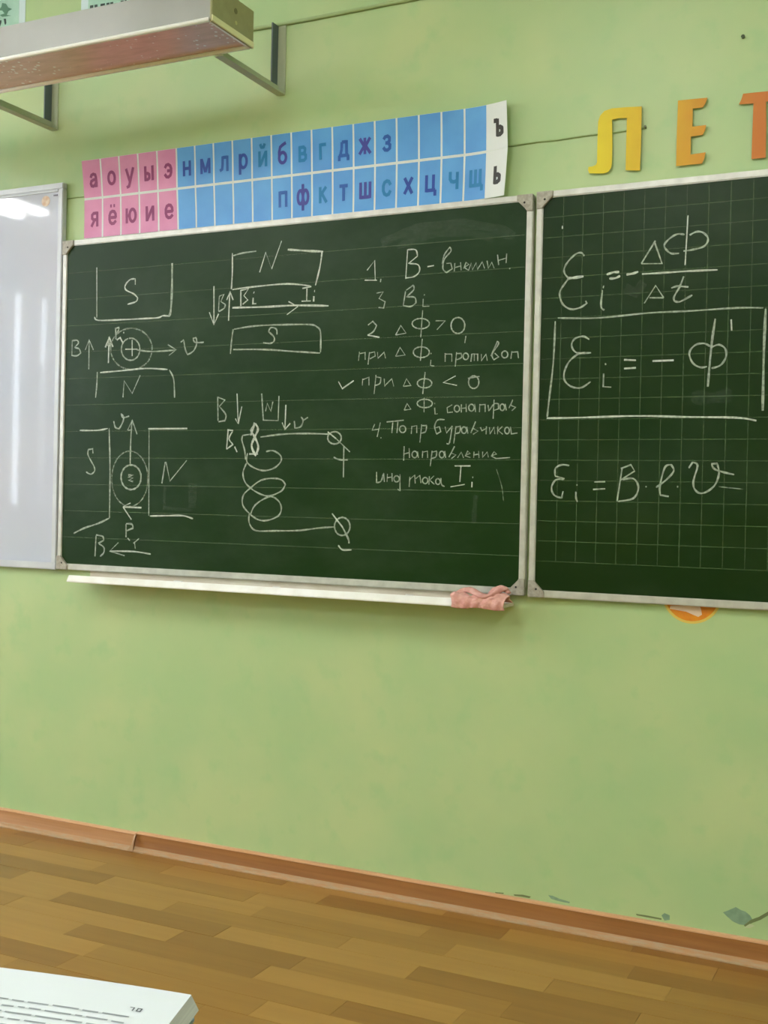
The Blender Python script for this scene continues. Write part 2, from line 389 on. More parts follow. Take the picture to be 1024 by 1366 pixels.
# ruled lines: horizontals on the wide board, 5 cm squares on the right one
def ruled(parent, segs, mat, name, y=.004):
    vs, fs = [], []
    for x0, z0, x1, z1, w_ in segs:
        h = w_/2
        q = [(x0, z0-h), (x1, z1-h), (x1, z1+h), (x0, z0+h)] if abs(x1-x0) > abs(z1-z0) else [(x0-h, z0), (x0+h, z0), (x1+h, z1), (x1-h, z1)]
        i = len(vs); vs += [(a, y-.0003, c) for a, c in q]; fs.append((i, i+1, i+2, i+3))
    return mesh(name, vs, fs, mat, parent)
for k in range(12): ruled(cb, [(.018, 1.7155-.0802*k, 1.482, 1.7155-.0802*k-.001, .0017)], RULE, 'ruled_line')
for k in range(18): ruled(rb, [(1.527, .9383+.814-.05*k, 2.242, .9383+.814-.05*k, .0019)], RULE2, 'grid_line')
for i in range(14): ruled(rb, [(1.5776+.05*i, .902, 1.5776+.05*i, 1.8, .0019)], RULE2, 'grid_line')

# ------------------------------------------------------------------ chalk writing
def smoothline(P, sub=4):
    if len(P) < 3: return P
    for i in range(1, len(P)-1):      # a sharp turn stays a corner
        a = math.atan2(P[i][1]-P[i-1][1], P[i][0]-P[i-1][0]); c = math.atan2(P[i+1][1]-P[i][1], P[i+1][0]-P[i][0])
        if abs((c-a+math.pi) % (2*math.pi)-math.pi) > 1.25: return smoothline(P[:i+1], sub)+smoothline(P[i:], sub)[1:]
    out = []
    for i in range(len(P)-1):
        p0, p1, p2, p3 = P[max(i-1, 0)], P[i], P[i+1], P[min(i+2, len(P)-1)]
        for k in range(sub):
            t = k/sub; t2, t3 = t*t, t*t*t
            out.append(tuple(.5*((2*p1[j])+(-p0[j]+p2[j])*t+(2*p0[j]-5*p1[j]+4*p2[j]-p3[j])*t2+(-p0[j]+3*p1[j]-3*p2[j]+p3[j])*t3) for j in (0, 1)))
    out.append(P[-1]); return out
def ell(cx, cy, rx, ry, a0=0, a1=370, tilt=0, n=18):
    r = []
    for i in range(n+1):
        a = math.radians(a0+(a1-a0)*i/n); x, y = rx*math.cos(a), ry*math.sin(a); t = math.radians(tilt)
        r.append((cx+x*math.cos(t)-y*math.sin(t), cy+x*math.sin(t)+y*math.cos(t)))
    return r
crnd = random.Random(11)
def chalk(name, parent, frame, strokes, y=.004, width=.0042, label=None):
    "strokes: (kind, points) with kind n/b/f and optional width factor; points measured in an enlarged part of the photograph"
    ox, oy, s = frame; L = []
    for st in strokes:
        P = [onto(ox+a/s, oy+b_/s, y) for a, b_ in st[1]]
        L.append((st[0], smoothline([(p.x, p.z) for p in P]), st[2] if len(st) > 2 else 1))
    # strokes whose points come within a few millimetres belong to one character
    n = len(L); par = list(range(n))
    def find(i):
        while par[i] != i: i = par[i]
        return i
    def near(A, B_, d):
        return any(abs(p[0]-q[0]) < d and abs(p[1]-q[1]) < d for p in A for q in B_)
    dense = [[(a[0]+(c[0]-a[0])*k/6, a[1]+(c[1]-a[1])*k/6) for a, c in zip(P, P[1:]) for k in range(7)] for _, P, _ in L]
    for i in range(n):
        for j in range(i):
            if find(i) != find(j) and near(dense[i], dense[j], .009): par[find(i)] = find(j)
    sets = {}
    for i in range(n): sets.setdefault(find(i), []).append(L[i])
    out = []
    for G in sets.values():
        vs, fs, mi, mats = [], [], [], []
        for lay, (kind, pts, wf) in enumerate(G):
            if CHALK[kind] not in mats: mats.append(CHALK[kind])
            yy = y-.0005-.00002*(lay % 25); base = len(vs); n = len(pts); ph = crnd.random()*9
            for i, (x, z) in enumerate(pts):
                a = pts[max(i-1, 0)]; c = pts[min(i+1, n-1)]; dx, dz = c[0]-a[0], c[1]-a[1]; l = math.hypot(dx, dz) or 1
                h = width*wf*(.5+.1*math.sin(i*1.3+ph))*(.75 if i in (0, n-1) else 1)
                vs.append((x-dz/l*h, yy, z+dx/l*h)); vs.append((x+dz/l*h, yy, z-dx/l*h))
            for i in range(n-1): fs.append((base+2*i, base+2*i+1, base+2*i+3, base+2*i+2)); mi.append(mats.index(CHALK[kind]))
        me = bpy.data.meshes.new(name); me.from_pydata(vs, [], fs); me.update()
        for m in mats: me.materials.append(m)
        for p, i in zip(me.polygons, mi): p.material_index = i
        o = bpy.data.objects.new(name, me); COL.objects.link(o); o.parent = parent; out.append(o)
    return out

A = (80, 310, 4.876)
chalk('chalk_sketch', cb, A, [
 ('b', [(240, 228), (240, 555)]), ('b', [(225, 550), (250, 572), (400, 568), (560, 560), (640, 555), (670, 542), (710, 545)]),
 ('n', [(730, 200), (728, 380), (720, 515), (705, 548)], 1.6),
 ('b', [(490, 340), (490, 302), (455, 308), (425, 345), (430, 375), (480, 400), (505, 425), (495, 450), (440, 468)]),
 ('n', [(80, 700), (78, 800)]), ('n', [(78, 705), (112, 702), (122, 720), (95, 750), (125, 758), (135, 785), (110, 803), (75, 800)]),
 ('n', [(188, 890), (190, 700)]), ('n', [(165, 765), (190, 698), (218, 765)]),
 ('b', [(315, 850), (320, 680)], 1.4), ('b', [(295, 748), (322, 682), (345, 745)], 1.5), ('n', [(305, 735), (335, 720), (315, 700), (330, 745)], 1.5),
 ('n', [(362, 620), (365, 695)], 1.5), ('n', [(362, 625), (385, 618), (380, 640), (365, 658), (388, 650)]), ('b', [(370, 700), (392, 685), (410, 720)], 1.3), ('n', [(412, 652), (418, 652)], 1.3),
 ('n', ell(460, 760, 60, 72, -100, 255)), ('b', [(425, 760), (505, 760)]), ('b', [(470, 700), (470, 805)]),
 ('f', ell(465, 758, 135, 134)), ('n', [(500, 765), (600, 775), (745, 766)]), ('n', [(702, 730), (755, 764), (710, 800)]),
 ('n', [(785, 715), (805, 700), (815, 760), (830, 795), (870, 770), (890, 720), (885, 685), (865, 690), (880, 715), (935, 715)]),
 ('n', [(243, 908), (240, 990), (232, 1075)]), ('b', [(262, 912), (400, 900), (560, 885), (700, 892)]), ('n', [(712, 895), (740, 955), (746, 1075)]),
 ('n', [(410, 1073), (418, 965), (470, 1048), (522, 930)])])
B = (80, 530, 4.876)
chalk('chalk_sketch', cb, B, [
 ('b', [(130, 215), (240, 215), (310, 203)]), ('n', [(320, 200), (325, 400), (325, 600), (322, 785)], 1.1), ('n', [(322, 785), (250, 820), (160, 850), (90, 885)], 1.2),
 ('n', [(215, 365), (213, 335), (185, 340), (182, 370), (200, 410), (222, 450), (225, 480), (200, 500), (170, 485)]),
 ('b', [(575, 205), (828, 203)], 1.3), ('n', [(580, 215), (578, 770)]), ('b', [(585, 772), (700, 770), (800, 770), (865, 790)]),
 ('n', [(663, 560), (685, 420)], 1.3), ('n', [(690, 420), (715, 545), (825, 410)]),
 ('n', [(350, 155), (360, 195), (385, 205), (405, 170), (415, 130), (398, 108), (412, 132), (450, 122)], 1.1),
 ('n', [(457, 440), (460, 300), (468, 150)]), ('n', [(440, 215), (470, 148), (502, 240)]), ('n', [(445, 215), (470, 210)]),
 ('n', ell(463, 520, 65, 80), 1.2), ('n', [(445, 505), (475, 505), (445, 520), (475, 525), (448, 540), (475, 548)], 1.5),
 ('f', ell(455, 530, 118, 180), .9), ('b', [(530, 718), (410, 713), (460, 688)], 1.4), ('b', [(412, 715), (465, 795)]),
 ('n', [(430, 825), (430, 910)], 1.2), ('n', [(430, 822), (468, 825), (475, 850), (435, 868)], 1.2), ('n', [(440, 915), (455, 932)]), ('n', [(485, 940), (490, 985)]), ('n', [(478, 950), (515, 918)]),
 ('n', [(228, 1035), (235, 900)], 1.2), ('n', [(235, 895), (278, 905), (285, 930), (250, 950), (285, 975), (285, 1010), (262, 1035)], 1.1),
 ('b', [(590, 1020), (480, 1003), (325, 1000)]), ('n', [(380, 945), (325, 1000), (420, 1030)])])
Cc = (270, 310, 4.876)
chalk('chalk_sketch', cb, Cc, [
 ('b', [(195, 135), (195, 250), (188, 370)]), ('n', [(200, 152), (260, 135), (350, 122)]), ('b', [(555, 112), (680, 120), (785, 125)], 1.3),
 ('b', [(778, 125), (765, 220), (735, 345)]), ('b', [(195, 372), (350, 352), (550, 335), (700, 348)]),
 ('b', [(372, 260), (412, 130), (450, 238), (515, 55)]), ('b', [(75, 350), (75, 590)]), ('b', [(45, 520), (75, 600), (105, 530)], 1.1),
 ('n', [(110, 415), (105, 510)]), ('n', [(112, 415), (140, 402), (120, 450), (150, 470), (140, 495), (105, 515)]),
 ('b', [(170, 575), (178, 395)]), ('b', [(158, 440), (180, 387), (200, 440)], 1.2), ('b', [(250, 375), (250, 480)], 1.2),
 ('b', [(250, 378), (300, 367), (270, 412), (295, 440), (262, 468)]), ('b', [(330, 425), (328, 465), (350, 463)], 1.2), ('b', [(333, 390), (337, 392)], 1.5),
 ('b', [(650, 365), (708, 352)]), ('b', [(680, 365), (678, 445)], 1.2), ('b', [(645, 448), (705, 446)]), ('b', [(727, 382), (731, 382)], 1.7), ('b', [(725, 415), (723, 450)], 1.3),
 ('b', [(195, 490), (400, 485), (600, 475), (820, 478)], 1.2), ('b', [(560, 450), (620, 483), (550, 535)]),
 ('n', [(200, 630), (190, 700), (182, 790)]), ('n', [(205, 630), (350, 608), (550, 600), (700, 600), (745, 615), (768, 650), (768, 780)]), ('n', [(200, 762), (400, 762), (600, 775), (765, 785)]),
 ('n', [(485, 665), (480, 628), (445, 620), (430, 645), (465, 680), (465, 708), (440, 722), (395, 718)])])
D = (270, 510, 4.655)
chalk('chalk_sketch', cb, D, [
 ('n', [(95, 90), (97, 240)], 1.1), ('n', [(95, 92), (140, 110), (105, 150), (145, 200), (140, 238), (100, 245)]),
 ('b', [(215, 70), (222, 255)]), ('b', [(205, 225), (222, 258), (245, 150)]),
 ('n', [(368, 70), (378, 235), (470, 238), (475, 85)], 1.1), ('n', [(392, 180), (402, 130), (425, 180), (437, 120)]),
 ('b', [(518, 140), (512, 290)]), ('b', [(495, 250), (512, 292), (545, 255)]),
 ('n', [(570, 240), (575, 285), (610, 275), (625, 238), (612, 215), (628, 235), (655, 218)]),
 ('b', [(160, 295), (150, 415)], 1.2), ('b', [(155, 295), (190, 300), (165, 350), (190, 385), (150, 415)]), ('b', [(200, 400), (215, 433)], 1.2),
 ('b', [(300, 330), (325, 252), (345, 290), (325, 340), (305, 395), (330, 455), (347, 400), (325, 340), (303, 300), (325, 265)], 1.5), ('b', [(290, 445), (345, 445)], 1.5),
 ('n', [(360, 340), (500, 322), (650, 318), (790, 322)]),
 ('n', [(300, 322), (250, 330), (245, 360), (262, 420), (268, 480)]),
 ('n', [(395, 430), (440, 425), (485, 455), (485, 495), (440, 535), (375, 548), (310, 525), (275, 490), (280, 440)]),
 ('n', [(275, 500), (252, 560), (265, 620), (310, 665), (370, 698), (420, 705), (490, 675), (515, 635), (490, 605), (430, 596), (360, 610), (300, 655), (255, 700), (250, 760), (285, 808), (340, 850), (400, 858), (470, 830), (490, 785), (475, 740), (430, 710), (380, 725), (325, 765), (298, 820)]),
 ('n', [(292, 810), (290, 870), (330, 920), (450, 922), (600, 920), (720, 905), (820, 898)]),
 ('n', ell(820, 345, 42, 38)), ('b', [(778, 308), (830, 350)], 1.4), ('n', [(830, 350), (915, 432)]),
 ('n', [(878, 400), (875, 590)]), ('n', [(815, 465), (850, 480), (902, 482)]),
 ('n', ell(868, 895, 48, 56)), ('b', [(805, 815), (870, 900)], 1.3), ('n', [(870, 900), (905, 970), (910, 1000)], 1.2), ('b', [(843, 1012), (870, 1040), (925, 1040)])])
E_ = (440, 320, 3.938)
chalk('chalk_writing', cb, E_, [
 ('b', [(195, 160), (235, 108), (238, 212)]), ('b', [(183, 212), (247, 212)]), ('n', [(268, 205), (265, 222)], 1.2),
 ('b', [(408, 50), (398, 205)]), ('b', [(408, 52), (450, 52), (460, 85), (412, 125), (462, 130), (470, 165), (442, 193), (398, 200)]), ('b', [(512, 141), (546, 135)], 1.1),
 ('n', [(590, 128), (600, 80), (630, 38), (635, 60), (602, 100), (593, 150), (612, 172), (642, 152), (635, 122), (612, 124)]), ('n', [(656, 122), (653, 165)]), ('n', [(654, 146), (684, 138)]), ('n', [(686, 118), (689, 160)]),
 ('n', [(700, 150), (730, 128), (715, 118), (705, 145), (728, 160), (742, 122), (748, 158), (768, 120), (775, 155), (800, 115), (812, 150)]), ('n', [(825, 110), (832, 150), (850, 118), (862, 148)]),
 ('n', [(880, 78), (886, 132)]), ('n', [(885, 108), (925, 96)]), ('n', [(928, 72), (925, 122)]), ('n', [(942, 150), (946, 152)], 1.2),
 ('n', [(245, 280), (280, 273), (258, 308), (290, 325), (282, 358), (255, 355)], 1.1),
 ('n', [(397, 270), (385, 345)], 1.1), ('n', [(400, 265), (438, 238), (440, 262), (402, 300), (445, 302), (452, 330), (425, 350), (385, 345)], 1.1), ('n', [(490, 310), (488, 350), (522, 348)]), ('n', [(494, 288), (498, 290)], 1.2),
 ('n', [(200, 448), (225, 428), (245, 450), (228, 482), (198, 500)], 1.1), ('b', [(198, 500), (260, 512)], 1.3),
 ('n', [(345, 500), (372, 450), (400, 490), (345, 500)], 1.1), ('n', [(487, 370), (477, 512)], 1.1), ('n', ell(477, 440, 45, 27)),
 ('n', [(555, 425), (605, 425), (562, 472)], 1.1), ('n', ell(672, 450, 36, 42), 1.1), ('n', [(714, 505), (708, 542)]),
 ('n', [(155, 588), (150, 635)]), ('n', [(155, 598), (185, 592), (185, 630)]), ('n', [(208, 590), (200, 655)]), ('n', [(207, 595), (235, 588), (238, 610), (210, 625)]), ('n', [(250, 590), (252, 622), (285, 590), (292, 622)]),
 ('n', [(345, 612), (368, 565), (395, 605), (345, 612)]), ('n', [(485, 520), (475, 635)], 1.1), ('n', ell(480, 590, 42, 28)), ('n', [(530, 630), (528, 660), (548, 663)]), ('n', [(529, 597), (533, 597)], 1.2),
 ('n', [(605, 595), (605, 640)]), ('n', [(605, 600), (640, 600), (640, 640)]), ('n', [(665, 590), (658, 665)]), ('n', [(665, 597), (690, 597), (690, 618), (665, 630)]), ('n', ell(713, 612, 14, 17)),
 ('n', [(740, 640), (745, 600), (758, 598), (758, 636)]), ('n', [(758, 600), (776, 600), (776, 636)]), ('n', [(795, 600), (795, 635), (820, 600), (826, 635)]),
 ('n', [(845, 610), (880, 532), (885, 548), (852, 600), (860, 630), (886, 615), (865, 595)]), ('n', ell(918, 602, 16, 18)), ('n', [(950, 625), (955, 585)]), ('n', [(955, 590), (986, 588), (990, 622)])], width=.0033)
Ff = (440, 490, 3.938)
chalk('chalk_writing', cb, Ff, [
 ('b', [(45, 75), (65, 112), (125, 70)], 1.2), ('n', [(172, 60), (170, 95)]), ('n', [(172, 65), (205, 52), (205, 95)]), ('n', [(242, 40), (232, 140)]), ('n', [(240, 50), (268, 55), (262, 85), (238, 95)]), ('n', [(285, 60), (287, 98), (325, 60), (335, 100)], 1.1),
 ('n', [(385, 100), (402, 60), (425, 96), (385, 100)]), ('n', [(500, 25), (487, 140)], 1.1), ('n', ell(497, 84, 38, 24)), ('b', [(660, 45), (595, 80), (667, 95)]), ('n', ell(755, 78, 27, 33)), ('n', [(725, 58), (785, 48)]),
 ('n', [(390, 225), (405, 190), (425, 220), (390, 225)], 1.1), ('n', [(495, 160), (494, 236)]), ('n', ell(498, 190, 40, 22)), ('n', [(550, 212), (552, 246), (566, 244)]), ('n', [(549, 190), (552, 190)], 1.2),
 ('n', [(642, 197), (615, 212), (618, 238), (645, 235)]), ('n', ell(667, 217, 14, 17)), ('n', [(690, 195), (690, 237)]), ('n', [(690, 216), (715, 213)]), ('n', [(715, 192), (716, 235)]), ('n', ell(743, 212, 14, 18)), ('n', [(760, 192), (765, 235)]),
 ('n', [(787, 193), (785, 235)]), ('n', [(787, 198), (815, 195), (815, 235)]), ('n', [(862, 170), (857, 270)]), ('n', [(830, 198), (835, 230), (862, 192), (885, 192), (885, 218), (862, 226)]), ('n', ell(905, 210, 12, 17)), ('n', [(920, 192), (926, 226)]),
 ('n', [(940, 215), (960, 170), (950, 200), (975, 210), (955, 228)]),
 ('n', [(235, 298), (222, 330), (258, 325)]), ('n', [(265, 290), (248, 365)]), ('n', [(266, 370), (270, 371)], 1.2),
 ('n', [(298, 287), (388, 278)], 1.1), ('n', [(330, 290), (325, 345)], 1.1), ('n', [(357, 285), (352, 345)], 1.1), ('n', ell(382, 325, 16, 18)), ('n', [(430, 308), (427, 350)]), ('n', [(430, 312), (456, 306), (456, 345)]), ('n', [(482, 300), (472, 395)]), ('n', [(480, 306), (508, 306), (502, 338), (478, 346)]),
 ('n', [(602, 275), (565, 277), (550, 312), (560, 350), (582, 338), (575, 312), (553, 318)]), ('n', [(605, 312), (612, 345), (642, 308)]), ('n', [(642, 308), (628, 395), (612, 400)]), ('n', [(662, 310), (650, 400)]), ('n', [(660, 314), (686, 310), (680, 342), (655, 348)]),
 ('n', ell(704, 330, 13, 17)), ('n', [(719, 312), (724, 348)]), ('n', [(740, 345), (765, 285), (750, 320), (778, 335), (752, 352)]), ('n', [(790, 315), (798, 333), (820, 322)]), ('n', [(822, 310), (820, 352)]), ('n', [(838, 315), (840, 350), (862, 315), (866, 350)]),
 ('n', [(882, 310), (880, 352)]), ('n', [(906, 310), (884, 332), (908, 352)]), ('n', ell(930, 332, 12, 17)), ('n', [(948, 312), (953, 350), (985, 345)]),
 ('n', [(390, 415), (387, 490)]), ('n', [(390, 455), (416, 448)]), ('n', [(416, 425), (418, 476)]), ('n', ell(445, 458, 14, 17)), ('n', [(460, 442), (465, 476)]), ('n', [(487, 440), (485, 476)]), ('n', [(487, 446), (512, 440), (513, 476)]), ('n', [(537, 438), (527, 520)]), ('n', [(535, 446), (561, 440), (557, 470), (533, 478)]),
 ('n', ell(588, 458, 13, 17)), ('n', [(603, 440), (608, 476)]), ('n', [(625, 472), (655, 415), (636, 450), (662, 460), (638, 480)]), ('n', [(670, 476), (690, 445), (702, 476)]), ('n', [(712, 462), (736, 452), (724, 440), (711, 465), (738, 474)]), ('n', [(757, 443), (755, 476)]), ('n', [(757, 460), (781, 456)]), ('n', [(781, 440), (783, 476)]),
 ('n', [(802, 443), (801, 473), (826, 445), (832, 473)]), ('n', [(850, 464), (875, 455), (862, 443), (847, 466), (872, 479)]), ('b', [(872, 479), (945, 474)]),
 ('n', [(245, 550), (245, 606), (268, 598), (282, 555), (286, 602)], 1.1), ('n', [(302, 560), (300, 602)]), ('n', [(302, 580), (326, 576)]), ('n', [(326, 556), (327, 600)]), ('n', ell(350, 586, 14, 16)), ('n', [(368, 562), (368, 650), (356, 640)]),
 ('n', [(420, 575), (416, 628)]), ('n', [(420, 588), (445, 566), (448, 610)]), ('n', [(450, 585), (472, 568), (478, 608)]), ('n', ell(500, 595, 14, 16)), ('n', [(522, 572), (520, 616)]), ('n', [(547, 570), (524, 592), (548, 614)]), ('n', ell(567, 600, 12, 15)), ('n', [(582, 582), (586, 615), (602, 626)]),
 ('b', [(655, 518), (738, 518)], 1.2), ('b', [(688, 520), (682, 602)]), ('b', [(633, 628), (708, 615)], 1.2), ('b', [(746, 602), (745, 630)], 1.2), ('n', [(748, 578), (752, 578)], 1.4)], width=.0033)
G1 = (700, 250, 5.69)
chalk('chalk_formula', rb, G1, [
 ('n', [(450, 520), (425, 495), (380, 510), (330, 560), (300, 610), (300, 650), (330, 690)]), ('b', [(330, 690), (375, 686), (445, 675)], 1.5),
 ('n', [(330, 692), (310, 720), (270, 780), (265, 830), (290, 890), (350, 925), (420, 912), (470, 880), (460, 862)]), ('b', [(592, 755), (599, 756)], 2), ('n', [(588, 780), (577, 900), (602, 932)]),
 ('b', [(620, 662), (670, 645), (715, 642)], 1.2), ('b', [(640, 692), (690, 688), (722, 670)], 1.2), ('b', [(770, 662), (815, 655), (860, 640)], 1.2),
 ('n', [(883, 578), (990, 405)], 1.1), ('n', [(985, 420), (1040, 578), (883, 580)], 1.1), ('b', [(888, 658), (1024, 650), (1250, 635), (1461, 626)], 1.0),
 ('n', [(905, 880), (992, 745), (1052, 838)]), ('n', [(1052, 838), (945, 838)]), ('b', [(284, 292), (284, 314)], .8),
 ('b', [(1237, 213), (1215, 590)], 1.1)])
G2 = (874, 220, 6.827)
chalk('chalk_formula', rb, G2, [
 ('n', [(265, 635), (200, 630), (130, 670), (80, 730), (105, 780), (150, 808), (215, 805)]), ('n', [(310, 640), (370, 610), (430, 615), (475, 660), (470, 710), (430, 748), (350, 770), (255, 785)]),
 ('n', [(258, 1015), (220, 1110), (170, 1200), (172, 1240), (225, 1245), (335, 1185)]), ('n', [(145, 1122), (200, 1105), (300, 1112)])])
G3 = (680, 400, 2.977)
chalk('chalk_formula', rb, G3, [
 ('n', [(190, 72), (350, 72), (550, 52), (700, 45), (900, 32), (1005, 32)], .9), ('n', [(1015, 35), (1008, 200), (1003, 440)], 1.3), ('n', [(180, 85), (172, 250), (155, 400), (148, 465)]), ('b', [(146, 470), (300, 467), (500, 461), (700, 465), (900, 468), (978, 480)]),
 ('n', [(315, 157), (290, 145), (257, 155), (245, 182), (265, 210), (322, 210)]), ('n', [(300, 210), (270, 216), (235, 245), (215, 290), (220, 325), (250, 347), (285, 348), (320, 325)]),
 ('n', [(372, 293), (370, 345), (402, 347)]), ('n', [(377, 256), (382, 254)], 1.2), ('b', [(453, 238), (500, 240)], 1.2), ('b', [(453, 273), (500, 270)], 1.2), ('b', [(566, 243), (650, 240)], 1.2),
 ('n', [(815, 75), (800, 180), (785, 345)], 1.2), ('n', [(795, 185), (770, 173), (735, 180), (712, 210), (725, 250), (755, 268), (782, 265)]), ('n', [(800, 188), (830, 178), (855, 195), (857, 228), (835, 260), (800, 272)]), ('b', [(878, 78), (880, 122)], 1.2),
 ('s', [(720, 385), (800, 390), (880, 375)], 7)])
chalk('chalk_formula', rb, G3, [
 ('n', [(235, 658), (205, 655), (180, 670), (180, 700), (217, 710)]), ('n', [(215, 712), (182, 715), (165, 745), (175, 775), (205, 787), (211, 760)]), ('n', [(262, 762), (262, 785), (268, 802)]), ('n', [(264, 735), (268, 735)], 1.1),
 ('n', [(335, 723), (378, 722)]), ('n', [(330, 753), (378, 750)]), ('n', [(445, 670), (425, 800)]), ('n', [(440, 670), (480, 655), (495, 680), (440, 715), (490, 710), (510, 745), (490, 788), (430, 800)]), ('n', [(538, 742), (543, 742)]),
 ('n', [(580, 745), (620, 715), (650, 680), (640, 655), (615, 665), (595, 740), (597, 775), (630, 781)]), ('n', [(663, 742), (668, 742)], 1.2),
 ('n', [(710, 668), (725, 645), (745, 658), (728, 720), (735, 755), (765, 768), (810, 740), (830, 690), (822, 650), (800, 652), (812, 672), (850, 685), (890, 694)]), ('f', [(830, 742), (925, 752)], .7)])
# wiped traces
chalk('wiping_trace', cb, (440, 250, 3.657), [('s', [(250, 270), (420, 205), (600, 180), (780, 195), (900, 240)], 6), ('s', [(330, 290), (480, 235), (650, 220), (800, 250)], 5), ('s', [(712, 1500), (706, 1560), (702, 1640)], 3), ('f', [(812, 1375), (838, 1460), (846, 1530)], .4)])
chalk('wiping_trace', cb, (200, 600, 4.267), [('s', [(245, 190), (240, 330)], 8), ('s', [(85, 200), (80, 330), (240, 345)], 3)])
chalk('wiping_trace', rb, (700, 250, 5.69), [('s', [(760, 760), (840, 800), (900, 720)], 8)])

# ------------------------------------------------------------------ chalk tray and rag
TRAY = noisy('white_tray_paint', srgb(240, 239, 236), srgb(230, 228, 220), 18, .35)[0]
TRAYD = noisy('chalk_dusted_tray', srgb(222, 216, 202), srgb(204, 192, 176), 14, .8, stretch=(.5, 3, 1))[0]
tr = thing('chalk_tray', 'long white chalk tray under the wide chalkboard', 'tray')
x0, x1 = .108, 1.467
MB().box(x0, x1, -.068, .018, .7855, .7935).build('tray_floor', TRAYD, tr)
MB().prism([(x0, -.068, .7825), (x0, -.079, .784), (x0, -.0795, .787), (x0, -.070, .8035), (x0, -.065, .8035), (x0, -.064, .7855)], (x1-x0, 0, 0)).build('front_lip', TRAY, tr, bevel=.0008)
MB().box(x0+.01, x1-.01, .0145, .0175, .7935, .8125).build('back_flange', TRAYD, tr)
for x, l, c in ((.46, .03, (.7, .7, .68)), (.79, .022, (.7, .69, .66)), (1.19, .02, (.6, .58, .55))):
    tag(MB().tube([(x, -.03, .7983), (x+l, -.033, .7983)], .0048, 8).build('chalk_stub', simple('chalk_stick', c, .9)), 'short chalk stub lying in the tray, %s' % {.46: 'nearest its left end', .79: 'near its middle', 1.19: 'left of the pink rag'}[x], 'chalk', 'chalk stubs in the tray')

CL = noisy('pink_cotton', srgb(224, 172, 162), srgb(206, 146, 138), 60, .95, bump=.6, bscale=140)[0]
def ragsheet():
    nu, nv = 60, 34; vs = []; fs = []
    X0, X1 = 1.338, 1.481
    for i in range(nu+1):
        u = i/nu
        for j in range(nv+1):
            v = j/nv
            # v 0..1: from behind, over the heap, over the lip and down the front
            hump = .008*math.exp(-((u-.12)/.14)**2) + .010*math.exp(-((u-.86)/.14)**2) + .002
            hump *= 1+.25*math.sin(u*23)*math.sin(v*5+u*6)
            if v < .7:
                w_ = v/.7; y = -.030-.055*w_; z = .7975+.0125*min(1, w_*1.3) + hump*math.sin(math.pi*w_)**.8
                y += .004*math.sin(u*17+v*7)
                fold = .0025*math.sin(u*34-v*13)*math.sin(math.pi*w_); z += fold
            else:
                w_ = (v-.7)/.3; y = -.0835-.003*math.sin(math.pi*w_)-.0015*math.sin(u*31); z = .8085-(.0255+.002*math.sin(u*9))*w_
            x = X0+(X1-X0)*u+.004*math.sin(v*9+u*3)
            vs.append((x, y, z))
    for i in range(nu):
        for j in range(nv): a = i*(nv+1)+j; fs.append((a, a+1, a+nv+2, a+nv+1))
    return vs, fs
def twist(u0, u1, pts, rad, name, parent):
    "a rolled fold of the rag: lumpy tube"
    P = smoothline3(pts, 6); n = len(P); sg = 14; vs = []; fs = []
    for i, p in enumerate(P):
        t = i/(n-1); d = (Vector(P[min(i+1, n-1)])-Vector(P[max(i-1, 0)])).normalized(); a = Vector((0, 0, 1)); a = (a-d*a.dot(d)).normalized(); c = d.cross(a)
        rr = rad*(math.sin(math.pi*(.08+.86*t))**.45)
        for k in range(sg):
            th = 2*math.pi*k/sg+t*3; q = rr*(1+.2*math.sin(3*th+t*8)+.1*math.sin(5*th-t*15))
            vs.append(Vector(p)+a*math.cos(th)*q*.8+c*math.sin(th)*q*1.2)
    for i in range(n-1):
        for k in range(sg): fs.append((i*sg+k, i*sg+(k+1) % sg, (i+1)*sg+(k+1) % sg, (i+1)*sg+k))
    fs += [tuple(range(sg))[::-1], tuple((n-1)*sg+k for k in range(sg))]
    return mesh(name, vs, fs, CL, parent, smooth=True)
def smoothline3(P, sub):
    out = []
    for i in range(len(P)-1):
        p0, p1, p2, p3 = [Vector(q) for q in (P[max(i-1, 0)], P[i], P[i+1], P[min(i+2, len(P)-1)])]
        for k in range(sub):
            t = k/sub; out.append(.5*((2*p1)+(-p0+p2)*t+(2*p0-5*p1+4*p2-p3)*t*t+(-p0+3*p1-3*p2+p3)*t**3))
    out.append(Vector(P[-1])); return out
rag = thing('cleaning_rag', 'crumpled pink cotton rag draped over the right end of the chalk tray', 'rag')
vs, fs = ragsheet(); o = mesh('cloth', vs, fs, CL, rag, smooth=True)
md = o.modifiers.new('thick', 'SOLIDIFY'); md.thickness = .0022; md.offset = 1
twist(0, 1, [(1.343, -.068, .814), (1.362, -.058, .824), (1.385, -.060, .823), (1.41, -.074, .814), (1.432, -.078, .812), (1.448, -.070, .822), (1.464, -.062, .832), (1.476, -.056, .833)], .0095, 'rolled_fold', rag)
twist(0, 1, [(1.425, -.050, .816), (1.440, -.044, .828), (1.458, -.042, .834), (1.482, -.060, .824)], .0085, 'rolled_fold', rag)

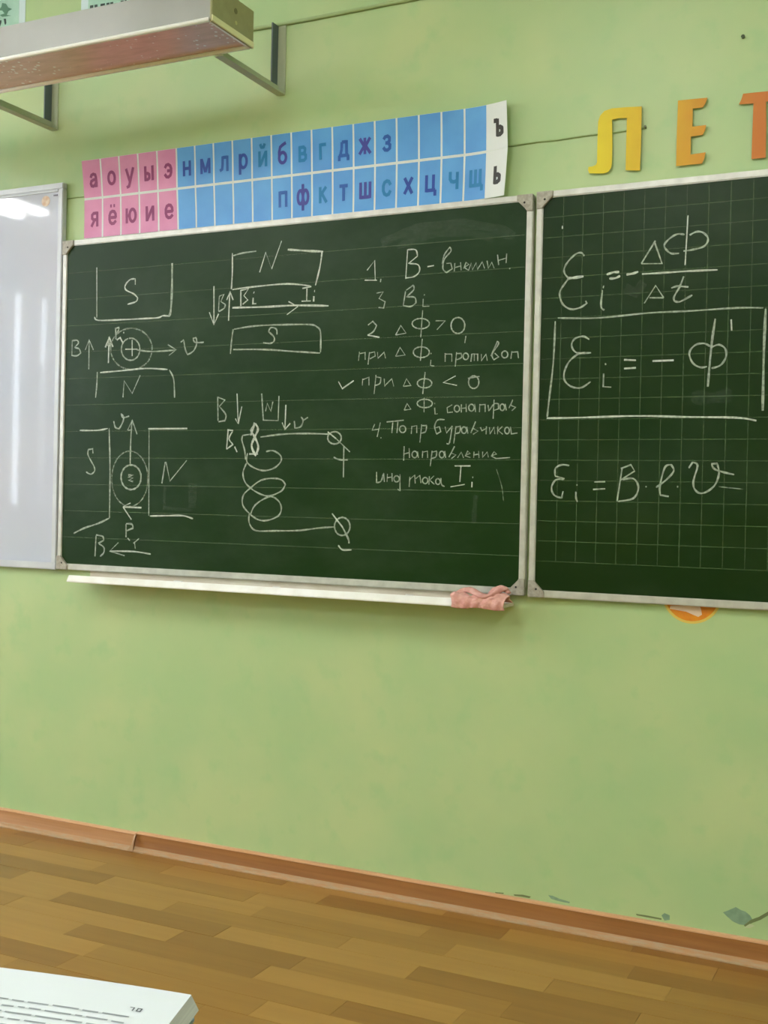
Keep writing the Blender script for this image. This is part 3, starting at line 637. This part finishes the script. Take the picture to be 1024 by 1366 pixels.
# ------------------------------------------------------------------ letter chart
rows = ['аоуыэнмлрйбвгджз    ъ', 'яёюие     пфктшсхцчщь']
lx = lambda k, t: None
def bx(k, z_):   # column borders at top, middle, bottom of the chart
    tab = {2: ([.053, .402, 1.368, 1.425]), 1: ([.069, .410, 1.372, 1.433]), 0: ([.068, .415, 1.369, 1.424])}[z_]
    if k <= 5: return tab[0]+(tab[1]-tab[0])*k/5
    if k <= 20: return tab[1]+(tab[2]-tab[1])*(k-5)/15
    return tab[3]
ZR = {2: (2.057, 2.055), 1: (1.9385, 1.935), 0: (1.8195, 1.817)}
def zrow(r, x): a, c = ZR[r]; return a+(c-a)*(x/1.42)
def chart_y(x, z):
    y = .0165-.0025*math.exp(-((z-1.937)/.05)**2)
    if x > 1.30: y -= .022*((x-1.30)/.13)**2
    if x < .12: y -= .002*((.12-x)/.07)**2
    return y
PAPER = simple('white_paper', srgb(218, 222, 220), .6)
PINK = noisy('pink_print', srgb(216, 140, 180), srgb(210, 130, 172), 20, .45)[0]
BLUE = noisy('blue_print', srgb(80, 148, 216), srgb(92, 162, 224), 9, .42)[0]
INK = {'p': simple('plum_ink', srgb(136, 44, 100), .5), 'n': simple('navy_ink', srgb(24, 66, 158), .5), 'b': simple('blue_ink', srgb(22, 84, 168), .5),
       't': simple('teal_ink', srgb(6, 118, 178), .5), 'v': simple('violet_ink', srgb(56, 60, 150), .5), 'k': simple('black_ink', srgb(38, 34, 26), .5)}
inkc = {**{c: 'p' for c in 'аоуыэяёюие'}, **dict(zip('нмлрйбвгджз', 'nnbntvttbvb')), **dict(zip('пфктшсхцчщ', 'bvtbvtnntt')), 'ъ': 'k', 'ь': 'k'}
chart = thing('letter_chart', 'pink and blue paper strip chart of small Cyrillic letters above the wide chalkboard', 'chart')
O_ = ell(.4, .5, .31, .41, 0, 360)
V = lambda x, a=0, b_=1: [(x, a), (x, b_)]
Hh = lambda y, a, b_: [(a, y), (b_, y)]
BOW = lambda x, w_=.32: [(x, .5), (x+w_*.6, .5), (x+w_, .42), (x+w_, .17), (x+w_*.6, .09), (x, .09)]
EE = [(.1, .5), (.71, .5), (.69, .72), (.56, .89), (.38, .92), (.2, .85), (.1, .65), (.09, .4), (.16, .2), (.32, .09), (.52, .1), (.7, .24)]
GLY = {
 'а': [V(.62, 0, .7), [(.62, .68), (.57, .86), (.38, .92), (.2, .86), (.13, .72)], [(.62, .56), (.36, .52), (.16, .44), (.09, .28), (.16, .12), (.32, .08), (.5, .15), (.62, .32)]],
 'о': [O_], 'у': [[(.04, 1), (.37, .08)], [(.72, 1), (.36, .04), (.26, -.22), (.08, -.27)]], 'ы': [V(.1), BOW(.1, .36), V(.78)],
 'э': [[(.1, .74), (.22, .89), (.4, .92), (.58, .82), (.66, .62), (.66, .38), (.58, .18), (.4, .08), (.22, .11), (.08, .27)], Hh(.5, .28, .66)],
 'н': [V(.1), V(.68), Hh(.5, .1, .68)], 'м': [V(.1), V(.86), [(.12, .98), (.48, .1)], [(.84, .98), (.48, .1)]],
 'л': [V(.7), Hh(.91, .24, .7), [(.26, .95), (.24, .45), (.2, .16), (.02, .08)]], 'р': [V(.1, -.34, 1), ell(.41, .5, .31, .41, 0, 360)],
 'й': [V(.1), V(.7), [(.12, .06), (.68, .94)], [(.2, 1.42), (.28, 1.24), (.5, 1.24), (.58, 1.42)]], 'и': [V(.1), V(.7), [(.12, .06), (.68, .94)]],
 'б': [ell(.4, .42, .31, .33, 0, 360), [(.1, .45), (.1, .8), (.2, 1.1), (.42, 1.22), (.68, 1.32)]], 'в': [V(.1), [(.1, .91), (.45, .91), (.58, .8), (.55, .6), (.42, .52), (.1, .52)], [(.1, .52), (.48, .5), (.63, .4), (.63, .2), (.5, .09), (.1, .09)]],
 'г': [V(.1), Hh(.91, .1, .6)], 'д': [V(.68), Hh(.91, .28, .68), [(.28, .92), (.26, .5), (.14, .08)], Hh(.08, 0, .84), V(.05, -.24, .1), V(.8, -.24, .1)],
 'ж': [V(.5), [(.06, .98), (.44, .5)], [(.44, .5), (.03, .02)], [(.94, .98), (.56, .5)], [(.56, .5), (.97, .02)], Hh(.5, .4, .6)],
 'з': [[(.1, .78), (.2, .89), (.4, .92), (.56, .82), (.55, .62), (.4, .52), (.26, .52)], [(.26, .52), (.45, .5), (.6, .38), (.58, .18), (.4, .08), (.2, .1), (.07, .24)]],
 'я': [V(.66), [(.66, .91), (.3, .91), (.15, .8), (.15, .58), (.3, .47), (.66, .47)], [(.4, .47), (.08, .02)]], 'е': [EE], 'ё': [EE, Hh(1.28, .17, .33), Hh(1.28, .49, .65)],
 'ю': [V(.1), Hh(.5, .1, .4), ell(.66, .5, .29, .41, 0, 360)], 'п': [V(.1), V(.68), Hh(.91, .1, .68)],
 'ф': [V(.55, -.34, 1.3), ell(.32, .5, .23, .41, 0, 360), ell(.78, .5, .23, .41, 0, 360)], 'к': [V(.1), [(.12, .48), (.62, .98)], [(.26, .56), (.66, .02)]],
 'т': [V(.36), Hh(.91, 0, .72)], 'ш': [V(.1), V(.5), V(.9), Hh(.09, .1, .9)], 'щ': [V(.1), V(.48), V(.86), Hh(.09, .1, 1.02), V(1.0, -.25, .1)],
 'с': [[(.68, .7), (.56, .88), (.38, .92), (.2, .84), (.1, .64), (.1, .36), (.2, .16), (.38, .08), (.56, .12), (.68, .3)]], 'х': [[(.05, .98), (.68, .02)], [(.68, .98), (.05, .02)]],
 'ц': [V(.1), V(.66), Hh(.09, .1, .82), V(.8, -.25, .1)], 'ч': [V(.66), [(.1, 1), (.1, .62), (.2, .48), (.4, .44), (.66, .5)]],
 'ъ': [V(.34), Hh(.91, 0, .34), BOW(.34, .4)], 'ь': [V(.1), BOW(.1, .42)]}
def mapc(k0, k1, r, a, c, off):
    "a across 0..1 and c up 0..1 of the cell between column borders k0,k1 in row r (1 upper, 0 lower)"
    xb = bx(k0, r)+(bx(k1, r)-bx(k0, r))*a; xt = bx(k0, r+1)+(bx(k1, r+1)-bx(k0, r+1))*a
    x = xb+(xt-xb)*c; z = zrow(r, x)+(zrow(r+1, x)-zrow(r, x))*c
    return (x, chart_y(x, z)-off, z)
def cellgrid(k0, k1, r, a0, a1, c0, c1, off, nu, nv):
    vs = [mapc(k0, k1, r, a0+(a1-a0)*i/nu, c0+(c1-c0)*j/nv, off) for i in range(nu+1) for j in range(nv+1)]
    fs = [(i*(nv+1)+j, (i+1)*(nv+1)+j, (i+1)*(nv+1)+j+1, i*(nv+1)+j+1) for i in range(nu) for j in range(nv)]
    return vs, fs
for r in (1, 0):
    # backing strip
    vs, fs = [], []
    cols = [q/4 for q in range(0, 85)]
    def P(k, c, off):
        k0 = min(int(k), 20); return mapc(k0, k0+1, r, k-k0, c, off)
    nv = 10; lo_, hi_ = (0, 1.0) if r else (0, .997)
    for k in cols:
        for j in range(nv+1): vs.append(P(k, lo_+(hi_-lo_)*j/nv, 0))
    for i in range(len(cols)-1):
        for j in range(nv): a = i*(nv+1)+j; fs.append((a, a+nv+1, a+nv+2, a+1))
    st = mesh('paper_strip', vs, fs, PAPER, chart)
    md = st.modifiers.new('thick', 'SOLIDIFY'); md.thickness = .0004; md.offset = -1
    for k in range(21):
        ch = rows[1-r][k]
        if k < 20:
            vs, fs = cellgrid(k, k+1, r, .04 if k else .0, .96, .028 if r else 0.005, .995 if r else .968, .0003, 4, 8)
            card = mesh('letter_card', vs, fs, PINK if k < 5 else BLUE, chart)
        else:
            vs, fs = cellgrid(k, k+1, r, .0, 1, .02, .98, .0003, 6, 8)
            card = mesh('letter_card', vs, fs, PAPER, chart)
        if ch != ' ':
            vv, ff = [], []; wd = max(p[0] for st_ in GLY[ch] for p in st_); th = .105 if k < 20 else .13
            for st_ in GLY[ch]:
                pts = [((p[0]-wd/2)*.9, p[1]) for p in st_]
                for i, (p, q) in enumerate(zip(pts, pts[1:])):
                    l = math.hypot(q[0]-p[0], q[1]-p[1]) or 1; dx, dy = (q[0]-p[0])/l, (q[1]-p[1])/l; e = th*.4 if len(pts) > 3 else 0
                    b0 = len(vv)
                    for (x_, y_) in ((p[0]-dx*e-dy*th, p[1]-dy*e+dx*th), (p[0]-dx*e+dy*th, p[1]-dy*e-dx*th), (q[0]+dx*e+dy*th, q[1]+dy*e-dx*th), (q[0]+dx*e-dy*th, q[1]+dy*e+dx*th)):
                        vv.append(mapc(k, k+1, r, .53+x_*.041/.067, .28+y_*.044/.118, .0008))
                    ff.append((b0, b0+1, b0+2, b0+3))
            mesh('letter', vv, ff, INK[inkc[ch]], card)

# ------------------------------------------------------------------ big cut-out letters
def grad(name, c1, c2, xa, xb, za=0, zb=0):
    m, nt, b = new_mat(name); g = N(nt, 'ShaderNodeNewGeometry'); sp = N(nt, 'ShaderNodeSeparateXYZ'); nt.links.new(g.outputs['Position'], sp.inputs[0])
    mr = N(nt, 'ShaderNodeMapRange'); mr.inputs[1].default_value = xa; mr.inputs[2].default_value = xb; nt.links.new(sp.outputs['X'], mr.inputs[0])
    no = N(nt, 'ShaderNodeTexNoise'); no.inputs['Scale'].default_value = 30; nt.links.new(g.outputs['Position'], no.inputs['Vector'])
    ad = N(nt, 'ShaderNodeMath', operation='MULTIPLY_ADD'); ad.inputs[1].default_value = .3; nt.links.new(no.outputs['Fac'], ad.inputs[0]); nt.links.new(mr.outputs[0], ad.inputs[2])
    sb = N(nt, 'ShaderNodeMath', operation='SUBTRACT', use_clamp=True); sb.inputs[1].default_value = .15; nt.links.new(ad.outputs[0], sb.inputs[0])
    mx = N(nt, 'ShaderNodeMix', data_type='RGBA'); mx.inputs[6].default_value = (*c1, 1); mx.inputs[7].default_value = (*c2, 1)
    nt.links.new(sb.outputs[0], mx.inputs[0]); nt.links.new(mx.outputs[2], b.inputs['Base Color']); b.inputs['Roughness'].default_value = .5
    return m
LT = (780, 120, 4.197)
def cutout(name, label, pts, mat, pads):
    P = [onto(LT[0]+a/LT[2], LT[1]+c/LT[2], .0135) for a, c in pts]
    t = thing(name, label, 'letter', 'cut-out paper letters on the wall')
    MB().prism([(p.x, .0135, p.z) for p in P], (0, -.0012, 0)).build('face', mat, t)
    for a, c in pads:
        p = onto(LT[0]+a/LT[2], LT[1]+c/LT[2], .0135)
        MB().box(p.x-.006, p.x+.006, .0135, WY, p.z-.006, p.z+.006).build('adhesive_pad', PAPER, t)
cutout('cutout_letter', 'yellow cut-out paper letter with an arched left leg, nearest the letter chart', [(318, 93), (316, 200), (313, 330), (308, 452), (228, 450), (231, 300), (235, 158), (190, 158), (152, 168), (154, 300), (151, 415), (145, 440), (130, 460), (105, 468), (25, 468), (18, 450), (20, 432), (45, 428), (62, 420), (68, 405), (70, 300), (74, 180), (85, 145), (110, 118), (150, 104), (230, 97)], grad('yellow_paper', srgb(226, 206, 20), srgb(214, 172, 8), 1.64, 1.78), [(110, 200), (270, 200), (265, 400), (110, 400)])
cutout('cutout_letter', 'amber cut-out paper letter E, second from the left', [(521, 60), (600, 52), (686, 44), (675, 75), (660, 98), (604, 105), (602, 206), (678, 197), (672, 228), (658, 252), (594, 262), (591, 362), (675, 350), (668, 385), (655, 413), (580, 420), (510, 428), (514, 250)], grad('amber_paper', srgb(212, 164, 8), srgb(204, 124, 24), 1.84, 1.95), [(560, 90), (550, 390), (560, 240)])
cutout('cutout_letter', 'orange cut-out paper letter T, cropped by the right edge', [(885, 22), (950, 15), (1024, 8), (1100, 0), (1092, 30), (1075, 58), (1014, 66), (1015, 220), (1012, 379), (932, 388), (937, 230), (943, 76), (862, 82), (875, 55)], grad('orange_paper', srgb(204, 126, 28), srgb(192, 98, 34), 1.96, 2.12), [(975, 50), (970, 350)])

# round orange sticker behind the right board
st = thing('round_sticker', 'orange round paper sticker with a white band, half hidden under the squared chalkboard', 'sticker')
cc = (1.9065, .8385)
R_ = .0695
MB().prism(disc(cc, R_, WY, 0, 40), (0, -.0007, 0)).build('sticker_rim', simple('yellow_rim', srgb(220, 190, 90), .5), st)
MB().prism(disc(cc, R_-.006, WY-.0007, 0, 40), (0, -.0003, 0)).build('sticker_face', noisy('orange_face', srgb(222, 140, 12), srgb(214, 124, 20), 40, .5)[0], st)
q = [onto(x, y, WY-.001) for x, y in ((894, 808), (933, 808), (935, 814), (936, 820), (931, 823), (915, 816), (893, 812))]
MB().prism([(p.x, WY-.001, p.z) for p in q], (0, -.0003, 0)).build('white_band', simple('pale_band', srgb(226, 200, 180), .5), st)

# ------------------------------------------------------------------ board lamp on two brackets
LG = noisy('grey_lamp_enamel', srgb(152, 152, 146), srgb(144, 145, 138), 6, .35)[0]
KH = noisy('khaki_end_cap', srgb(156, 152, 112), srgb(148, 144, 104), 30, .45)[0]
RIM = simple('bright_rim', srgb(250, 250, 248), .3)
DIFF, nt, b, mx, mp = noisy('reflector_glass', srgb(232, 198, 182), srgb(214, 180, 160), 14, .3, .25, stretch=(1, 4, 1))
vo = N(nt, 'ShaderNodeTexVoronoi'); vo.inputs['Scale'].default_value = 52; g = N(nt, 'ShaderNodeNewGeometry'); nt.links.new(g.outputs['Position'], vo.inputs['Vector'])
n_ = N(nt, 'ShaderNodeTexNoise'); n_.inputs['Scale'].default_value = 9; nt.links.new(g.outputs['Position'], n_.inputs['Vector'])
thr = N(nt, 'ShaderNodeMapRange'); thr.inputs[1].default_value = .36; thr.inputs[2].default_value = .75; thr.inputs[3].default_value = .02; thr.inputs[4].default_value = .34; nt.links.new(n_.outputs['Fac'], thr.inputs[0])
lt = N(nt, 'ShaderNodeMath', operation='LESS_THAN'); nt.links.new(vo.outputs['Distance'], lt.inputs[0]); nt.links.new(thr.outputs[0], lt.inputs[1])
m2 = N(nt, 'ShaderNodeMix', data_type='RGBA'); m2.inputs[7].default_value = (*srgb(250, 246, 240), 1); nt.links.new(lt.outputs[0], m2.inputs[0]); nt.links.new(mx.outputs[2], m2.inputs[6]); nt.links.new(m2.outputs[2], b.inputs['Base Color'])
lamp = thing('board_lamp', 'long grey chalkboard lamp, switched off, on two wall brackets at top left', 'lamp')
LX0, LX1 = -.62, .845; Z0, Z1 = 2.173, 2.258
ROT = -.02
def rot(o): o.location = (.0, 0, 0); return o
ya, yb = -.462, -.288     # front and back of the housing
# housing as an open-bottomed trough
mb = MB()
mb.box(LX0, LX1, ya, ya+.003, Z0, Z1); mb.box(LX0, LX1, yb-.003, yb, Z0, Z1); mb.box(LX0, LX1, ya, yb, Z1, Z1+.003)
mb.build('housing', LG, lamp)
for y in (ya-.0045, yb-.001): MB().tube([(LX0, y, Z0), (LX1-.001, y, Z0)], .0058, 10).build('bottom_rim', RIM, lamp, smooth=True)
MB().box(LX1-.007, LX1, ya+.008, yb-.008, Z0-.002, Z0+.001).build('bottom_rim', RIM, lamp)
MB().box(LX0, LX1-.003, ya+.004, yb-.004, Z0+.004, Z0+.009).build('reflector_panel', DIFF, lamp)
MB().box(LX1, LX1+.007, ya-.004, yb+.006, Z0-.004, Z1+.005).build('end_cap', KH, lamp, bevel=.002)
MB().box(LX1+.0055, LX1+.0085, ya-.004, yb+.006, Z0-.004, Z0+.012).build('cap_flange', simple('pale_flange', srgb(228, 222, 178), .4), lamp, bevel=.001)
for y, z in (((ya+yb)/2+.01, Z0+.058), ((ya+yb)/2+.012, Z0+.030)):
    MB().tube([(LX1+.0065, y, z), (LX1+.0078, y, z)], .007 if z > Z0+.05 else .005, 12).build('cap_hole', simple('cap_hole_tone', srgb(110, 108, 72) if z > Z0+.05 else srgb(190, 184, 130), .6), lamp)
MB().box(LX0-.008, LX0, ya-.004, yb+.006, Z0-.004, Z1+.005).build('end_cap', KH, lamp, bevel=.002)
BR = simple('bracket_grey_green', srgb(176, 184, 156), .45)
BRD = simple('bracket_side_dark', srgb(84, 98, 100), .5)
for bx_ in (.745, -.066):
    ro = MB().box(bx_-.004, bx_+.020, WY-.004, WY, 2.163, 2.358).build('bracket_rail', BR, lamp)
    MB().box(bx_-.008, bx_-.004, WY-.034, WY, 2.187, 2.356).build('rail_web', BRD, ro)
    ar = MB().box(bx_-.005, bx_-.001, yb, WY-.004, 2.163, 2.190).build('bracket_arm', BR, lamp)
    MB().box(bx_-.001, bx_+.020, yb, WY-.004, 2.163, 2.1665).build('arm_flange', BR, ar)

# ------------------------------------------------------------------ papers above the lamp
TEAL = noisy('teal_sheet', srgb(176, 212, 196), srgb(160, 198, 180), 16, .5)[0]
FRM = simple('pale_sheet_border', srgb(206, 222, 226), .4)
GRN = simple('green_picture', srgb(84, 128, 104), .6); BLK = simple('sheet_black_ink', srgb(50, 66, 60), .6)
def sheet(label, x0, x1, z0, z1, art):
    t = thing('wall_sheet', label, 'poster', 'printed sheets above the lamp')
    MB().box(x0, x1, WY-.0012, WY, z0, z1).build('border', FRM, t)
    MB().box(x0+.028, x1-.026, WY-.0018, WY-.0012, z0+.02, z1-.02).build('printed_panel', TEAL, t)
    for mat, nm, pl in art:
        MB().prism([(x, WY-.0018, z) for x, z in pl], (0, -.0004, 0)).build(nm, mat, t)
def px(*pp): return [(onto(x, y, WY-.0018).x, onto(x, y, WY-.0018).z) for x, y in pp]
sheet('pale sheet with a dark green plant picture, above the lamp at the left edge', -.42, -.187, 2.465, 2.762, [
 (GRN, 'plant_picture', px((3, 4), (8, 5), (11, 10), (16, 12), (11, 15), (9, 20), (15, 21), (3, 22.5), (0, 20), (6, 18), (3, 14), (-2, 14), (2, 9))),
 (BLK, 'printed_character', px((-6, 28), (2, 27), (2, 30), (0, 36), (-3, 36), (-2, 31), (-6, 31))), (BLK, 'printed_character', px((5, 25), (8, 25), (8.5, 31), (7, 33.5), (6, 31)))])
sheet('pale sheet with a line of dark print, above the middle of the lamp', .036, .27, 2.49, 2.787, [
 (BLK, 'printed_character', px((120 + a, 11.5 - a*.16), (120 + a + w_, 11.5 - (a+w_)*.16), (120 + a + w_, 7.5 - (a+w_)*.16), (120 + a, 7.5 - a*.16))) for a, w_ in ((0, 4.5), (6, 4), (14, 6), (22, 4), (27, 4), (41, 4), (46, 3))])

# ------------------------------------------------------------------ pupil's desk and the open textbook
DW = noisy('desk_laminate', srgb(190, 160, 112), srgb(176, 144, 96), 5, .4, stretch=(1, 12, 1))[0]
LEGM = simple('green_desk_steel', srgb(90, 110, 90), .4, .4)
dk = thing('school_desk', 'pupil desk under the open textbook, just below the bottom edge', 'desk')
DT = .750
MB().box(1.55, 2.75, -2.79, -2.292, DT-.022, DT).build('desk_top', DW, dk, bevel=.003)
MB().box(1.65, 2.65, -2.345, -2.33, .40, DT-.022).build('modesty_panel', DW, dk)
for x in (1.62, 2.68):
    for y in (-2.34, -2.74): MB().box(x-.014, x+.014, y-.014, y+.014, .02, DT-.022).build('leg', LEGM, dk, bevel=.002)
    MB().box(x-.014, x+.014, -2.76, -2.32, 0, .024).build('foot_bar', LEGM, dk, bevel=.003)
    MB().box(x-.0135, x+.0135, -2.73, -2.35, DT-.06, DT-.022).build('side_rail', LEGM, dk)

TOPZ = .7655
bk = thing('open_textbook', 'thick open textbook with small print and grey page edges, at bottom left', 'book')
bk.location = (2.0765, -2.228, DT)
e1 = Vector((-.971, -.239, 0)); e2 = Vector((.29, -.957, 0)).normalized()
PWD, PHT = .172, .24; TH = TOPZ-DT
def page_z(u):     # u metres from the fore edge towards the spine
    t = u/PWD
    return TH+.0005+.004*(1-math.exp(-t*2.2))*(1-t**6*.75) if u <= PWD else TH+.0005+.0035
def pt(u, v, dz=0, side=1):
    if side > 0: return e1*u+e2*v+Vector((0, 0, page_z(u)+dz))
    return e1*(2*PWD-u)+e2*v+Vector((0, 0, page_z(u)+dz))
PG = simple('white_page', srgb(200, 206, 209), .6); EDGE = noisy('page_edges', srgb(178, 178, 172), srgb(160, 160, 156), 3, .8, stretch=(1, 1, 260))[0]
COV = simple('book_cover', srgb(120, 150, 170), .4); TXT = simple('grey_print_ink', srgb(140, 146, 150), .7); TXTD = simple('number_ink', srgb(80, 86, 92), .7)
for side in (1, -1):
    nu, nv = 24, 2; vs = [pt(PWD*i/nu, PHT*j/nv, 0, side) for i in range(nu+1) for j in range(nv+1)]
    fs = [(i*(nv+1)+j, i*(nv+1)+j+1, (i+1)*(nv+1)+j+1, (i+1)*(nv+1)+j) for i in range(nu) for j in range(nv)]
    if side > 0: fs = [f[::-1] for f in fs]
    pg = mesh('page', vs, fs, PG, bk, smooth=True)
    # page block below: fore edge leans inwards towards the desk
    mb = MB(); R1 = []
    sec = [(0, 0, 'top')]
    for v in (0, PHT):
        row = [mb.bm.verts.new(pt(PWD*i/nu, v, -.0002, side)) for i in range(nu+1)]
        d = e1 if side > 0 else -e1
        mid = pt(0, v, 0, side)-d*.0045; mid.z = TH*.45+.001
        low = pt(0, v, 0, side)+d*.001; low.z = .0025
        sp_ = pt(PWD, v, 0, side); sp_.z = .0025
        R1.append(row+[mb.bm.verts.new(sp_), mb.bm.verts.new(low), mb.bm.verts.new(mid)])
    a, c = R1; n_ = len(a)
    mb.bm.faces.new(a); mb.bm.faces.new(c[::-1])
    for i in range(n_): mb.bm.faces.new((a[i], a[(i+1) % n_], c[(i+1) % n_], c[i]))
    mb.build('page_block', EDGE, bk)
    if side > 0:
        rnd = random.Random(5)
        def strip(u0, u1, v, h, name, mat, par):
            n_ = max(1, int((u1-u0)/.008)); vs = []
            for i in range(n_+1):
                u = u0+(u1-u0)*i/n_; vs += [pt(u, v, .0003), pt(u, v+h, .0003)]
            return vs, [(2*i, 2*i+1, 2*i+3, 2*i+2) for i in range(n_)]
        for ln in range(26):
            v = .036+ln*.0068
            if v > PHT-.02: break
            vs, fs = [], []; u = .022
            while u < PWD-.018:
                w_ = rnd.choice((.004, .007, .009, .012, .015)); h = .0014
                a, c = strip(u, min(u+w_, PWD-.015), v+rnd.uniform(-.0003, .0003), h, '', None, None); b0 = len(vs); vs += a; fs += [tuple(q+b0 for q in f) for f in c]
                u += w_+.0022
            mesh('text_line', vs, fs, TXT, pg)
        # page number: two small characters
        for u, seq in ((.0228, ((0, 0, .0028, .0007), (0, 0, .0007, .004))), (.0185, ((0, 0, .0028, .0007), (0, .0033, .0028, .0007), (0, 0, .0007, .004), (.0021, 0, .0007, .004)))):
            vs, fs = [], []
            for du, dv, w_, h in seq:
                a, c = strip(u+du, u+du+w_, .0255+dv, h, '', None, None); b0 = len(vs); vs += a; fs += [tuple(q+b0 for q in f) for f in c]
            mesh('page_number', vs, fs, TXTD, pg)
mb = MB(); q = [e1*(-.001)+e2*(-.003), e1*(2*PWD+.001)+e2*(-.003), e1*(2*PWD+.001)+e2*(PHT+.003), e1*(-.001)+e2*(PHT+.003)]
mb.prism([Vector((p.x, p.y, .0001)) for p in q], (0, 0, .0022)).build('cover', COV, bk)
